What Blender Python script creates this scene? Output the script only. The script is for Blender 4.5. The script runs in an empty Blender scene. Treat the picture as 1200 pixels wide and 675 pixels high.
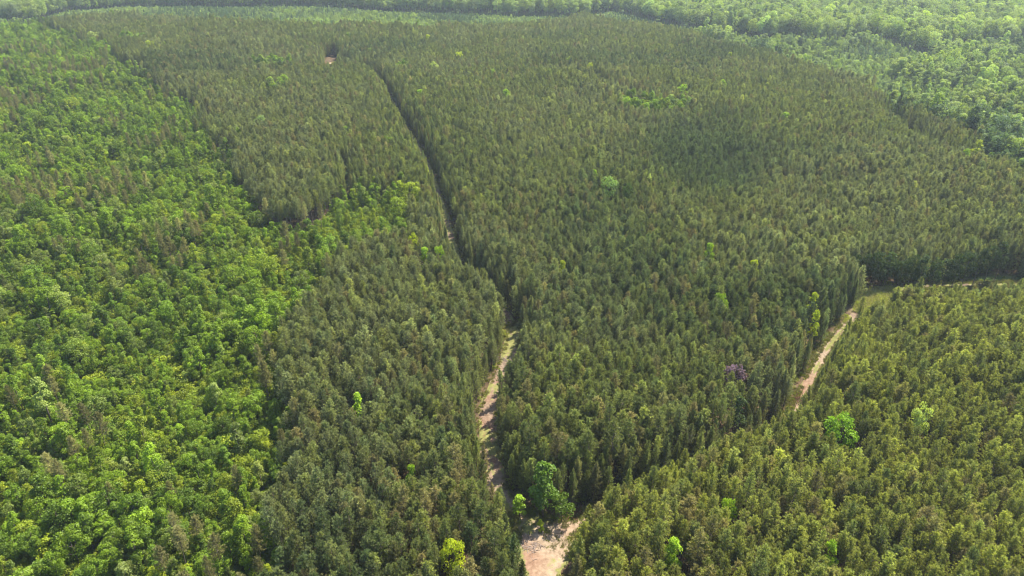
import bpy, math
import numpy as np

# ------------------------------------------------------------------ camera, sky, sun, exposure
R = math.radians
scene = bpy.context.scene
COL = scene.collection
CAM_H, PITCH, HFOV = 122.0, R(28.0), R(70.0)
SUN_AZ, SUN_EL = R(45.0), R(55.0)          # azimuth from the view direction (+Y) towards +X

cam_data = bpy.data.cameras.new("camera")
cam_data.sensor_width = 36.0
cam_data.lens = 18.0 / math.tan(HFOV / 2)
cam_data.clip_start = 1.0
cam_data.clip_end = 20000.0
cam = bpy.data.objects.new("camera", cam_data)
cam.location = (0, 0, CAM_H)
cam.rotation_euler = (math.pi / 2 - PITCH, 0, 0)
COL.objects.link(cam)
scene.camera = cam

world = bpy.data.worlds.new("World")
scene.world = world
world.use_nodes = True
wn = world.node_tree
bg = next(n for n in wn.nodes if n.type == 'BACKGROUND')
sky = wn.nodes.new('ShaderNodeTexSky')
sky.sky_type = 'NISHITA'
sky.sun_disc = False
sky.sun_elevation = SUN_EL
sky.sun_rotation = SUN_AZ
wn.links.new(sky.outputs[0], bg.inputs[0])
bg.inputs[1].default_value = 0.105

sd = bpy.data.lights.new("sun", 'SUN')
sd.energy = 4.3
sd.angle = R(0.53)
sd.color = (1.0, 0.94, 0.82)
sun = bpy.data.objects.new("sun", sd)
# light travels from the sun: direction to sun = (sin az cos el, cos az cos el, sin el)
sun.rotation_euler = (math.pi / 2 - SUN_EL, 0, math.pi - SUN_AZ)
COL.objects.link(sun)

scene.view_settings.view_transform = 'Standard'
scene.view_settings.look = 'None'
scene.view_settings.gamma = 1.0
scene.view_settings.exposure = 1.78
scene.cycles.max_bounces = 6
scene.cycles.diffuse_bounces = 3
scene.cycles.transmission_bounces = 3
scene.cycles.glossy_bounces = 1
scene.cycles.volume_bounces = 0
scene.cycles.use_denoising = True
scene.cycles.denoising_prefilter = 'ACCURATE'
scene.cycles.sample_clamp_indirect = 4.0
scene.render.film_transparent = False
scene.cycles.filter_width = 1.15

rng = np.random.default_rng(11)

# ------------------------------------------------------------------ the lie of the land
F = 600.0 / math.tan(HFOV / 2)
CP, SP = math.cos(PITCH), math.sin(PITCH)

# distance (along Y) at which the pine hill ends, by bearing X/Y
_b_px = [(-60, 22), (60, 18), (150, 13), (250, 20), (330, 25), (480, 26), (560, 28), (640, 22), (690, 16), (760, 27), (800, 36), (870, 50),
         (940, 68), (1000, 85), (1060, 112), (1130, 145), (1180, 185), (1260, 225), (1400, 280)]


def ray(px, py):
    xc, yc = (px - 600.0) / F, (337.5 - py) / F
    return xc, CP + yc * SP, -SP + yc * CP


def at_flat(px, py, z):
    dx, dy, dz = ray(px, py)
    t = (z - CAM_H) / dz
    return dx * t, dy * t


_B = np.array([at_flat(px, py, 12.0) for px, py in _b_px])
_BT = _B[:, 0] / _B[:, 1]


def smooth(t):
    t = np.clip(t, 0, 1)
    return t * t * (3 - 2 * t)


def height(x, y):
    x = np.asarray(x, float)
    y = np.asarray(y, float)
    z = 1.3 * np.sin(x / 61 + 0.6) * np.sin(y / 83 + 1.1) + 0.7 * np.sin(x / 29 + y / 47) + 0.9 * np.sin(y / 120 - x / 90 + 2)
    far = smooth((y - 250) / 400)
    z = z + far * (2.5 * np.sin(x / 140 + 0.4) * np.sin(y / 170) + 1.5 * np.sin(x / 75 - y / 95))
    yb = np.interp(x / np.maximum(y, 30), _BT, _B[:, 1])
    z = z - 9.0 * smooth((y - yb - 4) / 90)
    z = z + 26 * smooth((y - 1500) / 2500)
    # a shallow draw under the broadleaf wood on the left
    z = z - 3.0 * smooth((-x - 0.42 * y) / 60) * smooth((700 - y) / 200)
    return z


def at(px, py, dz=0.0):
    """the point of the land (or dz above it) that lies in this direction"""
    z = dz
    for _ in range(12):
        x, y = at_flat(px, py, z)
        z = 0.5 * z + 0.5 * (float(height(x, y)) + dz)
    x, y = at_flat(px, py, z)
    return x, y


def project(x, y, z):
    """where a point shows in the photograph's 1200 x 675"""
    dz = z - CAM_H
    d = y * CP - dz * SP
    u = y * SP + dz * CP
    return 600 + F * x / d, 337.5 - F * u / d, d


def poly(pts, dz):
    return np.array([at(px, py, dz) for px, py in pts])


def inside(P, x, y):
    c = np.zeros(len(x), bool)
    j = len(P) - 1
    for i in range(len(P)):
        xi, yi, xj, yj = P[i, 0], P[i, 1], P[j, 0], P[j, 1]
        m = (yi > y) != (yj > y)
        with np.errstate(divide='ignore', invalid='ignore'):
            c ^= m & (x < (xj - xi) * (y - yi) / (yj - yi + 1e-12) + xi)
        j = i
    return c


def dist_line(L, x, y):
    d = np.full(len(x), 1e9)
    for (ax, ay), (bx, by) in zip(L[:-1], L[1:]):
        vx, vy = bx - ax, by - ay
        t = np.clip(((x - ax) * vx + (y - ay) * vy) / (vx * vx + vy * vy + 1e-9), 0, 1)
        d = np.minimum(d, np.hypot(x - ax - t * vx, y - ay - t * vy))
    return d


def noise2(x, y, s, seed):
    """cheap smooth value noise, 0..1"""
    x = np.asarray(x) / s + seed * 17.31
    y = np.asarray(y) / s - seed * 9.17
    xi, yi = np.floor(x), np.floor(y)
    fx, fy = smooth(x - xi), smooth(y - yi)

    def h(a, b):
        v = np.sin(a * 127.1 + b * 311.7 + seed * 74.7) * 43758.5453
        return v - np.floor(v)
    return (h(xi, yi) * (1 - fx) + h(xi + 1, yi) * fx) * (1 - fy) + (h(xi, yi + 1) * (1 - fx) + h(xi + 1, yi + 1) * fx) * fy


# stands, traced along their canopy edges
CAN = 12.0
PINE = poly([(270, 820), (312, 690), (316, 640), (306, 590), (302, 560), (326, 500), (330, 470), (322, 430), (332, 385), (348, 345),
             (372, 312), (400, 288), (440, 274), (484, 262), (490, 232), (476, 204), (440, 208), (412, 196), (385, 222), (360, 240), (322, 244),
             (300, 222), (272, 192), (248, 150), (238, 112), (190, 88), (160, 68), (140, 48), (100, 38), (60, 19),
             (150, 14), (250, 21), (330, 26), (480, 27), (560, 29), (640, 23), (690, 17), (760, 28), (800, 37), (870, 51),
             (940, 70), (1000, 88), (1060, 118), (1130, 152), (1180, 192), (1260, 235), (1400, 290), (1600, 420), (1500, 900), (600, 1000)], CAN)
# broadleaf pockets inside the pines (centre px, radius m along x and y)
POCKETS = [((318, 72), 16, 13), ((325, 97), 7, 8), ((770, 119), 20, 12), ((740, 116), 9, 8), ((470, 77), 5, 6), ((150, 42), 12, 10)]
TONGUE = [((340, 286), 9, 9), ((362, 272), 9, 9), ((385, 260), 10, 9), ((408, 248), 10, 9), ((430, 236), 10, 9), ((455, 230), 9, 9), ((472, 224), 7, 8)]
POCKETS = [(at(*c, CAN), a, b) for c, a, b in POCKETS + TONGUE]

TRACK_A = [(636, 760), (640, 690), (641, 655), (628, 628), (606, 606), (584, 575), (577, 545), (572, 512), (572, 480), (583, 450), (594, 425), (601, 400),
           (604, 378), (600, 360), (586, 338), (565, 318), (547, 303), (536, 285), (529, 262), (523, 238), (514, 212), (506, 190), (494, 165),
           (480, 142), (468, 125), (460, 108), (440, 92), (410, 80), (389, 70)]
TRACK_A = np.array([at(px, py + 3, 7 if 95 < py < 370 else 0) for px, py in TRACK_A])
TRACK_B = [(668, 622), (698, 606), (735, 588), (790, 565), (860, 533), (910, 503), (932, 484), (946, 455), (960, 425), (978, 397), (1000, 374),
           (1020, 356), (1045, 343), (1080, 336), (1140, 334), (1230, 332), (1330, 322)]
TRACK_B = np.array([at(px, py, 0) for px, py in TRACK_B])
GAPS = [([(1040, 128), (1062, 150), (1085, 168), (1110, 182)], 6.0), ([(690, 98), (708, 104), (730, 112), (760, 122)], 2.2),
        ([(404, 190), (410, 232)], 1.6), ([(390, 68), (386, 92)], 6.6), ([(1052, 353), (1100, 352), (1150, 347), (1185, 338)], 11.5), ([(1085, 352), (1120, 350)], 6.5), ([(636, 48), (600, 46), (552, 45)], 3.0), ([(745, 44), (672, 38)], 3.0)]
GAPS = [(np.array([at(px, py, 0 if L[0][1] > 300 or w > 6.5 else 5) for px, py in L]), w) for L, w in GAPS]
CLEAR = np.array([at(px, py, 0) for px, py in
                  [(598, 598), (612, 596), (640, 606), (662, 610), (680, 600), (700, 592), (706, 600), (690, 618), (674, 640), (664, 668),
                   (660, 690), (652, 715), (624, 715), (614, 690), (610, 668), (604, 640), (600, 618)]])


def smooth_line(L, step=2.5):
    """Catmull-Rom through the points, resampled"""
    P = np.vstack([2 * L[0] - L[1], L, 2 * L[-1] - L[-2]])
    out = []
    for i in range(1, len(P) - 2):
        p0, p1, p2, p3 = P[i - 1], P[i], P[i + 1], P[i + 2]
        n = max(2, int(np.linalg.norm(p2 - p1) / step))
        for t in np.arange(n) / n:
            out.append(0.5 * (2 * p1 + (p2 - p0) * t + (2 * p0 - 5 * p1 + 4 * p2 - p3) * t * t + (3 * p1 - p0 - 3 * p2 + p3) * t ** 3))
    out.append(P[-2])
    return np.array(out)


TRACK_A = smooth_line(TRACK_A)
TRACK_B = smooth_line(TRACK_B)

# front edge of the tall far stands
FAR_EDGE = np.array([at(px, py, 0) for px, py in
                     [(-200, 32), (0, 29), (45, 25), (75, 15), (150, 9), (260, 9), (330, 7), (400, 10), (440, 14), (500, 16), (600, 20), (685, 20), (720, 14), (770, 27), (820, 36),
                      (850, 42), (900, 48), (985, 52), (1010, 46), (1035, 50), (1060, 58), (1085, 66), (1110, 56), (1200, 52), (1300, 50), (1500, 50)]])
OPEN = np.array([at(px, py, 0) for px, py in [(1000, 352), (1022, 342), (1050, 335), (1068, 338), (1052, 368), (1032, 388), (1006, 394)]])
FIELD = poly([(935, 0), (960, 2.5), (1005, 3.5), (1030, 2), (1020, -2), (960, -2)], 0)


def pine_ground(x, y):
    """inside the plantation, with a ragged, mixed margin"""
    k = np.clip(y / 200, 0.8, 3.0)
    ox = 7 * (noise2(x, y, 21, 33) - 0.5) + 5 * (noise2(x, y, 7, 31) - 0.5) + rng.normal(0, 1.4, len(x))
    oy = 7 * (noise2(x, y, 21, 34) - 0.5) + 5 * (noise2(x, y, 7, 32) - 0.5) + rng.normal(0, 1.4, len(x))
    return inside(PINE, x + ox * k, y + oy * k)


# ------------------------------------------------------------------ materials
def new_mat(name):
    m = bpy.data.materials.new(name)
    m.use_nodes = True
    nt = m.node_tree
    nt.nodes.clear()
    out = nt.nodes.new('ShaderNodeOutputMaterial')
    return m, nt, out


def math_node(nt, op, a, b=None, clamp=False):
    n = nt.nodes.new('ShaderNodeMath')
    n.operation = op
    n.use_clamp = clamp
    for i, v in enumerate((a, b)):
        if v is None:
            continue
        if isinstance(v, (int, float)):
            n.inputs[i].default_value = v
        else:
            nt.links.new(v, n.inputs[i])
    return n.outputs[0]


def mix_col(nt, f, a, b, blend='MIX'):
    n = nt.nodes.new('ShaderNodeMix')
    n.data_type = 'RGBA'
    n.blend_type = blend
    for s, v in ((n.inputs[0], f), (n.inputs[6], a), (n.inputs[7], b)):
        if isinstance(v, (int, float)):
            s.default_value = v
        elif isinstance(v, tuple):
            s.default_value = (*v, 1)
        else:
            nt.links.new(v, s)
    return n.outputs[2]


def noise_node(nt, vec, scale, detail=4, rough=0.6):
    n = nt.nodes.new('ShaderNodeTexNoise')
    n.inputs['Scale'].default_value = scale
    n.inputs['Detail'].default_value = detail
    n.inputs['Roughness'].default_value = rough
    if vec is not None:
        nt.links.new(vec, n.inputs['Vector'])
    return n


def ramp(nt, fac, stops):
    n = nt.nodes.new('ShaderNodeValToRGB')
    e = n.color_ramp.elements
    while len(e) < len(stops):
        e.new(0.5)
    for el, (p, c) in zip(e, stops):
        el.position = p
        el.color = (*c, 1)
    nt.links.new(fac, n.inputs[0])
    return n.outputs[0]


def leaf_mat(name, translucency, gloss, trans_tint):
    """leaf colour comes from the tree ('tint'), varied leaf by leaf ('tone')"""
    m, nt, out = new_mat(name)
    t = nt.nodes.new('ShaderNodeAttribute')
    t.attribute_type = 'INSTANCER'
    t.attribute_name = 'tint'
    g = nt.nodes.new('ShaderNodeAttribute')
    g.attribute_type = 'GEOMETRY'
    g.attribute_name = 'tone'
    k = math_node(nt, 'MULTIPLY_ADD', g.outputs['Fac'], 0.75)
    k.node.inputs[2].default_value = 0.62
    mul = nt.nodes.new('ShaderNodeVectorMath')
    mul.operation = 'SCALE'
    nt.links.new(t.outputs['Color'], mul.inputs[0])
    nt.links.new(k, mul.inputs['Scale'])
    col = mul.outputs[0]
    d = nt.nodes.new('ShaderNodeBsdfDiffuse')
    nt.links.new(col, d.inputs[0])
    tr = nt.nodes.new('ShaderNodeBsdfTranslucent')
    nt.links.new(mix_col(nt, 1.0, col, trans_tint, 'MULTIPLY'), tr.inputs[0])
    mx = nt.nodes.new('ShaderNodeMixShader')
    mx.inputs[0].default_value = translucency
    nt.links.new(d.outputs[0], mx.inputs[1])
    nt.links.new(tr.outputs[0], mx.inputs[2])
    gl = nt.nodes.new('ShaderNodeBsdfGlossy')
    gl.inputs['Roughness'].default_value = 0.45
    gl.inputs['Color'].default_value = (0.9, 0.95, 0.9, 1)
    mg = nt.nodes.new('ShaderNodeMixShader')
    mg.inputs[0].default_value = gloss
    nt.links.new(mx.outputs[0], mg.inputs[1])
    nt.links.new(gl.outputs[0], mg.inputs[2])
    nt.links.new(mg.outputs[0], out.inputs[0])
    return m


M_NEEDLE = leaf_mat("pine_needles", 0.46, 0.012, (1.1, 1.15, 0.7))
M_LEAF = leaf_mat("broad_leaves", 0.42, 0.012, (1.2, 1.25, 0.4))
M_GRASS = leaf_mat("grass_blades", 0.35, 0.02, (1.1, 1.1, 0.7))


def simple_mat(name, c0, c1, scale, rough=0.9, coord='Object'):
    m, nt, out = new_mat(name)
    tc = nt.nodes.new('ShaderNodeTexCoord')
    n = noise_node(nt, tc.outputs[coord], scale)
    c = ramp(nt, n.outputs[0], [(0.35, c0), (0.65, c1)])
    b = nt.nodes.new('ShaderNodeBsdfPrincipled')
    b.inputs['Roughness'].default_value = rough
    nt.links.new(c, b.inputs['Base Color'])
    nt.links.new(b.outputs[0], out.inputs[0])
    return m


M_BARK = simple_mat("bark", (0.07, 0.05, 0.038), (0.17, 0.13, 0.10), 3.0)
M_DEAD = simple_mat("dead_wood", (0.16, 0.12, 0.10), (0.34, 0.27, 0.23), 2.0)
M_REDBRUSH = simple_mat("red_brush_stems", (0.12, 0.045, 0.035), (0.28, 0.11, 0.08), 2.0)


def ground_mat():
    m, nt, out = new_mat("forest_floor")
    geo = nt.nodes.new('ShaderNodeNewGeometry')
    P = geo.outputs['Position']
    n1 = noise_node(nt, P, 0.35, 6)
    n2 = noise_node(nt, P, 0.05, 4)
    litter = ramp(nt, n1.outputs[0], [(0.3, (0.045, 0.032, 0.018)), (0.6, (0.10, 0.068, 0.040)), (0.8, (0.06, 0.065, 0.025))])
    weeds = ramp(nt, n1.outputs[0], [(0.3, (0.035, 0.055, 0.015)), (0.55, (0.07, 0.11, 0.028)), (0.8, (0.12, 0.12, 0.05))])
    a = nt.nodes.new('ShaderNodeAttribute')
    a.attribute_name = 'weedy'
    f = math_node(nt, 'ADD', a.outputs['Fac'], math_node(nt, 'MULTIPLY', math_node(nt, 'SUBTRACT', n2.outputs[0], 0.5), 0.8), True)
    c = mix_col(nt, f, litter, weeds)
    a2 = nt.nodes.new('ShaderNodeAttribute')
    a2.attribute_name = 'field'
    c = mix_col(nt, a2.outputs['Fac'], c, (0.27, 0.24, 0.11))
    b = nt.nodes.new('ShaderNodeBsdfPrincipled')
    b.inputs['Roughness'].default_value = 1.0
    b.inputs['Specular IOR Level'].default_value = 0.03
    nt.links.new(c, b.inputs['Base Color'])
    bump = nt.nodes.new('ShaderNodeBump')
    bump.inputs['Strength'].default_value = 0.6
    bump.inputs['Distance'].default_value = 0.25
    nt.links.new(n1.outputs[0], bump.inputs['Height'])
    nt.links.new(bump.outputs[0], b.inputs['Normal'])
    nt.links.new(b.outputs[0], out.inputs[0])
    return m


def soil_mat():
    m, nt, out = new_mat("sandy_soil")
    geo = nt.nodes.new('ShaderNodeNewGeometry')
    P = geo.outputs['Position']
    n1 = noise_node(nt, P, 1.1, 6, 0.65)
    n2 = noise_node(nt, P, 0.11, 3)
    n3 = noise_node(nt, P, 0.045, 2)
    sand = ramp(nt, n1.outputs[0], [(0.28, (0.150, 0.110, 0.074)), (0.5, (0.255, 0.192, 0.130)), (0.72, (0.33, 0.262, 0.188))])
    red = ramp(nt, n1.outputs[0], [(0.3, (0.135, 0.070, 0.045)), (0.7, (0.23, 0.140, 0.092))])
    c = mix_col(nt, ramp(nt, n3.outputs[0], [(0.46, (0, 0, 0)), (0.62, (1, 1, 1))]), sand, red)
    dull = ramp(nt, n1.outputs[0], [(0.3, (0.065, 0.045, 0.033)), (0.55, (0.125, 0.088, 0.064)), (0.75, (0.20, 0.15, 0.113))])
    ap = nt.nodes.new('ShaderNodeAttribute')
    ap.attribute_name = 'pale'
    pf = math_node(nt, 'ADD', ap.outputs['Fac'], math_node(nt, 'MULTIPLY', math_node(nt, 'SUBTRACT', n2.outputs[0], 0.5), 1.2), True)
    c = mix_col(nt, pf, dull, c)
    grass = ramp(nt, n1.outputs[0], [(0.3, (0.08, 0.085, 0.028)), (0.7, (0.20, 0.19, 0.065))])
    a = nt.nodes.new('ShaderNodeAttribute')
    a.attribute_name = 'edge'
    g = math_node(nt, 'ADD', math_node(nt, 'MULTIPLY', n2.outputs[0], 2.2), math_node(nt, 'MULTIPLY', n1.outputs[0], 0.9))
    g = math_node(nt, 'SUBTRACT', g, 0.80)
    g = math_node(nt, 'ADD', g, a.outputs['Fac'])
    gf = ramp(nt, g, [(0.86, (0, 0, 0)), (1.0, (1, 1, 1))])
    c = mix_col(nt, gf, c, grass)
    b = nt.nodes.new('ShaderNodeBsdfPrincipled')
    b.inputs['Roughness'].default_value = 1.0
    b.inputs['Specular IOR Level'].default_value = 0.03
    nt.links.new(c, b.inputs['Base Color'])
    bump = nt.nodes.new('ShaderNodeBump')
    bump.inputs['Strength'].default_value = 0.7
    bump.inputs['Distance'].default_value = 0.105
    nt.links.new(n1.outputs[0], bump.inputs['Height'])
    nt.links.new(bump.outputs[0], b.inputs['Normal'])
    nt.links.new(b.outputs[0], out.inputs[0])
    return m


M_GROUND, M_SOIL = ground_mat(), soil_mat()


# ------------------------------------------------------------------ mesh helpers
def mesh_from(name, V, faces, mats, tone=None, mat_idx=None, smooth_shade=False):
    """faces: list of (n,3) or (n,4) arrays"""
    me = bpy.data.meshes.new(name)
    V = np.asarray(V, np.float32)
    me.vertices.add(len(V))
    me.vertices.foreach_set('co', V.ravel())
    loops = np.concatenate([f.ravel() for f in faces]).astype(np.int32)
    tot = np.concatenate([np.full(len(f), f.shape[1]) for f in faces]).astype(np.int32)
    start = np.concatenate([[0], np.cumsum(tot)[:-1]]).astype(np.int32)
    me.loops.add(len(loops))
    me.loops.foreach_set('vertex_index', loops)
    me.polygons.add(len(tot))
    me.polygons.foreach_set('loop_start', start)
    me.polygons.foreach_set('loop_total', tot)
    if mat_idx is not None:
        me.polygons.foreach_set('material_index', np.asarray(mat_idx, np.int32))
    if smooth_shade:
        me.polygons.foreach_set('use_smooth', np.ones(len(tot), bool))
    me.update(calc_edges=True)
    for m in mats:
        me.materials.append(m)
    if tone is not None:
        at_ = me.attributes.new('tone', 'FLOAT', 'FACE')
        at_.data.foreach_set('value', np.asarray(tone, np.float32))
    return me


def tube(path, radii, sides=5):
    """tapered tube along a path -> verts, quad faces"""
    path = np.asarray(path, float)
    V = []
    for i, p in enumerate(path):
        d = path[min(i + 1, len(path) - 1)] - path[max(i - 1, 0)]
        d = d / (np.linalg.norm(d) + 1e-9)
        a = np.cross(d, (0.31, 0.95, 0.05) if abs(d[2]) > 0.7 else (0, 0, 1.0))
        a /= np.linalg.norm(a)
        b = np.cross(d, a)
        for k in range(sides):
            t = 2 * math.pi * k / sides
            V.append(p + radii[i] * (a * math.cos(t) + b * math.sin(t)))
    Fq = []
    for i in range(len(path) - 1):
        for k in range(sides):
            Fq.append((i * sides + k, i * sides + (k + 1) % sides, (i + 1) * sides + (k + 1) % sides, (i + 1) * sides + k))
    return np.array(V), np.array(Fq)


def join_tubes(tubes):
    V, Q, o = [], [], 0
    for v, q in tubes:
        V.append(v)
        Q.append(q + o)
        o += len(v)
    return np.vstack(V), np.vstack(Q)


def unit(v):
    return v / (np.linalg.norm(v, axis=-1, keepdims=True) + 1e-9)


# ------------------------------------------------------------------ tree shapes
def pine_shape(seed, H=13.0, Rad=1.65, base=0.46, dens=1.0, droop=0.0):
    r = np.random.default_rng(seed)
    z0 = H * base
    lean = r.normal(0, 0.012, 2)
    bend = r.normal(0, 0.10, 2)

    def axis(z):
        t = z / H
        return np.array([lean[0] * z + bend[0] * math.sin(t * 3), lean[1] * z + bend[1] * math.sin(t * 3), z])
    tubes = [tube([axis(z) for z in np.linspace(-0.3, H * 0.97, 7)], np.linspace(0.13, 0.02, 7), 6)]
    cen, cdir, clen = [], [], []
    z = z0
    lop = r.uniform(0.8, 1.2, 8)
    while z < H * 0.985:
        t = (z - z0) / (H - z0)
        prof = (1 - t) ** (0.46 if base > 0.2 else 0.62) * min(1.0, 0.62 + t * 2.2)
        nb = int(r.integers(4, 7)) if t < 0.85 else 3
        a0 = r.uniform(0, 6.28)
        for k in range(nb):
            a = a0 + k * 2 * math.pi / nb + r.normal(0, 0.25)
            L = Rad * prof * r.uniform(0.72, 1.18) * lop[int(a / 6.2832 * 8) % 8] + 0.10
            el = 0.05 + 0.85 * t + r.normal(0, 0.12) - droop
            d = np.array([math.cos(a) * math.cos(el), math.sin(a) * math.cos(el), math.sin(el)])
            p0 = axis(z)
            tip = p0 + d * L + np.array([0, 0, 0.18 * L])
            if L > 0.75 and r.random() < 0.8:
                tubes.append(tube([p0, p0 + d * L * 0.55, tip], [0.035, 0.022, 0.01], 3))
            s = 0.30
            while s <= 1.02:
                if r.random() < 0.94:
                    p = p0 + d * L * s + np.array([0, 0, 0.18 * L * s * s])
                    off = r.normal(0, 0.13 * (0.3 + L * 0.35), 3) * (1, 1, 0.6)
                    cen.append(p + off)
                    cdir.append(unit(d * 1.0 + np.array([0, 0, 0.55]) + r.normal(0, 0.35, 3)))
                    clen.append(r.uniform(0.85, 1.15))
                s += 0.26 / max(L, 0.3) / dens
        z += 0.44 * r.uniform(0.8, 1.2) * (1.0 if t < 0.6 else 0.75)
    for k in range(5):
        cen.append(axis(H * 0.97) + np.array([0, 0, 0.12 * k]))
        cdir.append(np.array([0, 0, 1.0]))
        clen.append(0.9)
    cen, cdir, clen = np.array(cen), np.array(cdir), np.array(clen)
    n, m = len(cen), 14
    C = np.repeat(cen, m, 0)
    D = unit(np.repeat(cdir, m, 0) * 0.75 + r.normal(0, 0.62, (n * m, 3)))
    Ln = np.repeat(clen, m) * r.uniform(0.22, 0.44, n * m)
    S = unit(np.cross(D, r.normal(0, 1, (n * m, 3))))
    w = r.uniform(0.035, 0.07, n * m)
    A = C - S * w[:, None] + D * 0.02
    B = C + S * w[:, None] + D * 0.02
    T = C + D * Ln[:, None]
    V = np.stack([A, B, T], 1).reshape(-1, 3)
    tri = np.arange(len(V)).reshape(-1, 3)
    tone = np.clip(np.repeat(r.uniform(0.1, 0.9, n), m) + r.normal(0, 0.12, n * m), 0, 1)
    return join_tubes(tubes), (V, tri, tone)


def broad_shape(seed, H=9.0, Rad=2.6, kind='round', leaves=1700, leaf=0.30):
    r = np.random.default_rng(seed)
    zb = {'round': 0.30, 'cone': 0.22, 'low': 0.08, 'broad': 0.36, 'column': 0.20}[kind] * H
    zc, hz = (zb + H) / 2, (H - zb) / 2
    tubes = [tube([(r.normal(0, 0.05), r.normal(0, 0.05), z) for z in np.linspace(-0.3, H * 0.72, 5)], np.linspace(0.17, 0.05, 5), 6)]
    nl = {'round': 15, 'cone': 17, 'low': 12, 'broad': 18, 'column': 14}[kind]
    lob, rad = [], []
    for i in range(nl):
        u = (i + 0.5) / nl
        zz = 1 - 2 * u if kind != 'low' else 1 - 1.6 * u
        a = i * 2.39996 + r.normal(0, 0.4)
        if kind in ('cone', 'column'):
            wr = ((1 - zz) / 2) ** 0.62 * min(1, (zz + 1.25) * 2)
        else:
            wr = math.sqrt(max(0, 1 - zz * zz)) ** 0.8
        q = r.uniform(0.55, 0.92)
        lr = r.uniform(0.26, 0.42) * Rad + 0.12
        lob.append((math.cos(a) * wr * Rad * q, math.sin(a) * wr * Rad * q, zc + zz * hz * 0.86 + r.normal(0, 0.12 * hz)))
        rad.append(lr)
    lob, rad = np.array(lob), np.array(rad)
    for c in lob[::2]:
        zt = max(zb * 0.8, c[2] - abs(np.hypot(c[0], c[1])) * 0.8 - 0.5)
        tubes.append(tube([(0, 0, zt), (c[0] * 0.5, c[1] * 0.5, zt + (c[2] - zt) * 0.6), tuple(c)], [0.06, 0.04, 0.015], 4))
    wgt = rad ** 2
    idx = r.choice(nl, leaves, p=wgt / wgt.sum())
    d = unit(r.normal(0, 1, (leaves, 3)) + np.array([0, 0, 0.35]))
    # sub-clumps on each lobe
    ncl = 11
    cd = unit(r.normal(0, 1, (nl, ncl, 3)) + np.array([0, 0, 0.4]))
    pick = r.integers(0, ncl, leaves)
    d = unit(d * 0.75 + cd[idx, pick] * 0.95)
    sh = rad[idx] * (0.72 + 0.38 * r.random(leaves) ** 0.7)
    C = lob[idx] + d * sh[:, None] * np.array([1, 1, 0.85])
    ctone = r.uniform(0.25, 0.75, (nl, ncl))
    N = unit(d * 0.55 + np.array([0, 0, 0.45]) + r.normal(0, 0.55, (leaves, 3)))
    S = unit(np.cross(N, r.normal(0, 1, (leaves, 3))))
    T = np.cross(N, S)
    l = leaf * r.uniform(0.6, 1.25, leaves)[:, None]
    fold = N * l * 0.18
    V = np.stack([C - T * l * 0.6, C + S * l * 0.38 + fold, C + T * l * 0.6, C - S * l * 0.38 + fold], 1).reshape(-1, 3)
    b = np.arange(leaves)[:, None] * 4
    tri = np.concatenate([b + [0, 1, 2], b + [0, 2, 3]], 1).reshape(-1, 3)
    tone = np.repeat(np.clip(ctone[idx, pick] + r.normal(0, 0.16, leaves), 0, 1), 2)
    return join_tubes(tubes), (V, tri, tone)


def shape_meshes(name, shape, leaf_material):
    (tv, tq), (cv, ct, tone) = shape
    trunk = mesh_from(name + "_trunk", tv, [tq], [M_BARK], smooth_shade=True)
    crown = mesh_from(name + "_crown", cv, [ct], [leaf_material], tone)
    both = mesh_from(name + "_whole", np.vstack([cv, tv]), [ct, tq + len(cv)], [leaf_material, M_BARK],
                     np.concatenate([tone, np.full(len(tq), 0.5)]), np.concatenate([np.zeros(len(ct)), np.ones(len(tq))]))
    return trunk, crown, both


PINES = [shape_meshes("pine%d" % i, pine_shape(100 + i, H, Rd, bs, dn, dr), M_NEEDLE) for i, (H, Rd, bs, dn, dr) in enumerate([
    (13.0, 1.95, 0.48, 1.1, 0.0), (13.4, 1.75, 0.50, 1.1, 0.05), (12.4, 2.1, 0.46, 1.1, 0.0), (12.8, 1.8, 0.54, 1.0, -0.1),
    (13.8, 1.9, 0.50, 1.0, 0.1), (12.0, 2.0, 0.48, 1.2, 0.0), (13.0, 2.2, 0.42, 1.1, 0.05), (13.2, 1.6, 0.54, 0.8, 0.0),
    (12.0, 2.0, 0.10, 1.0, 0.0), (11.0, 2.2, 0.07, 1.0, 0.1), (12.6, 1.9, 0.14, 1.0, 0.0)])]
BROADS = [shape_meshes("broad%d" % i, broad_shape(200 + i, *a), M_LEAF) for i, a in enumerate([
    (9.0, 2.7, 'round', 2000, 0.34), (9.5, 2.5, 'round', 1900, 0.32), (11.0, 2.1, 'cone', 2000, 0.32), (11.5, 1.9, 'cone', 1800, 0.32),
    (6.0, 2.4, 'low', 1700, 0.30), (5.5, 2.6, 'low', 1700, 0.32), (10.0, 3.2, 'broad', 2500, 0.36), (12.0, 1.7, 'column', 1800, 0.32)])]
SHRUBS = [mesh_from("shrub%d" % i, s[1][0], [s[1][1]], [M_LEAF], s[1][2]) for i, s in enumerate(
    [broad_shape(300 + k, 2.0, 1.25, 'low', 420, 0.26) for k in range(4)])]


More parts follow.
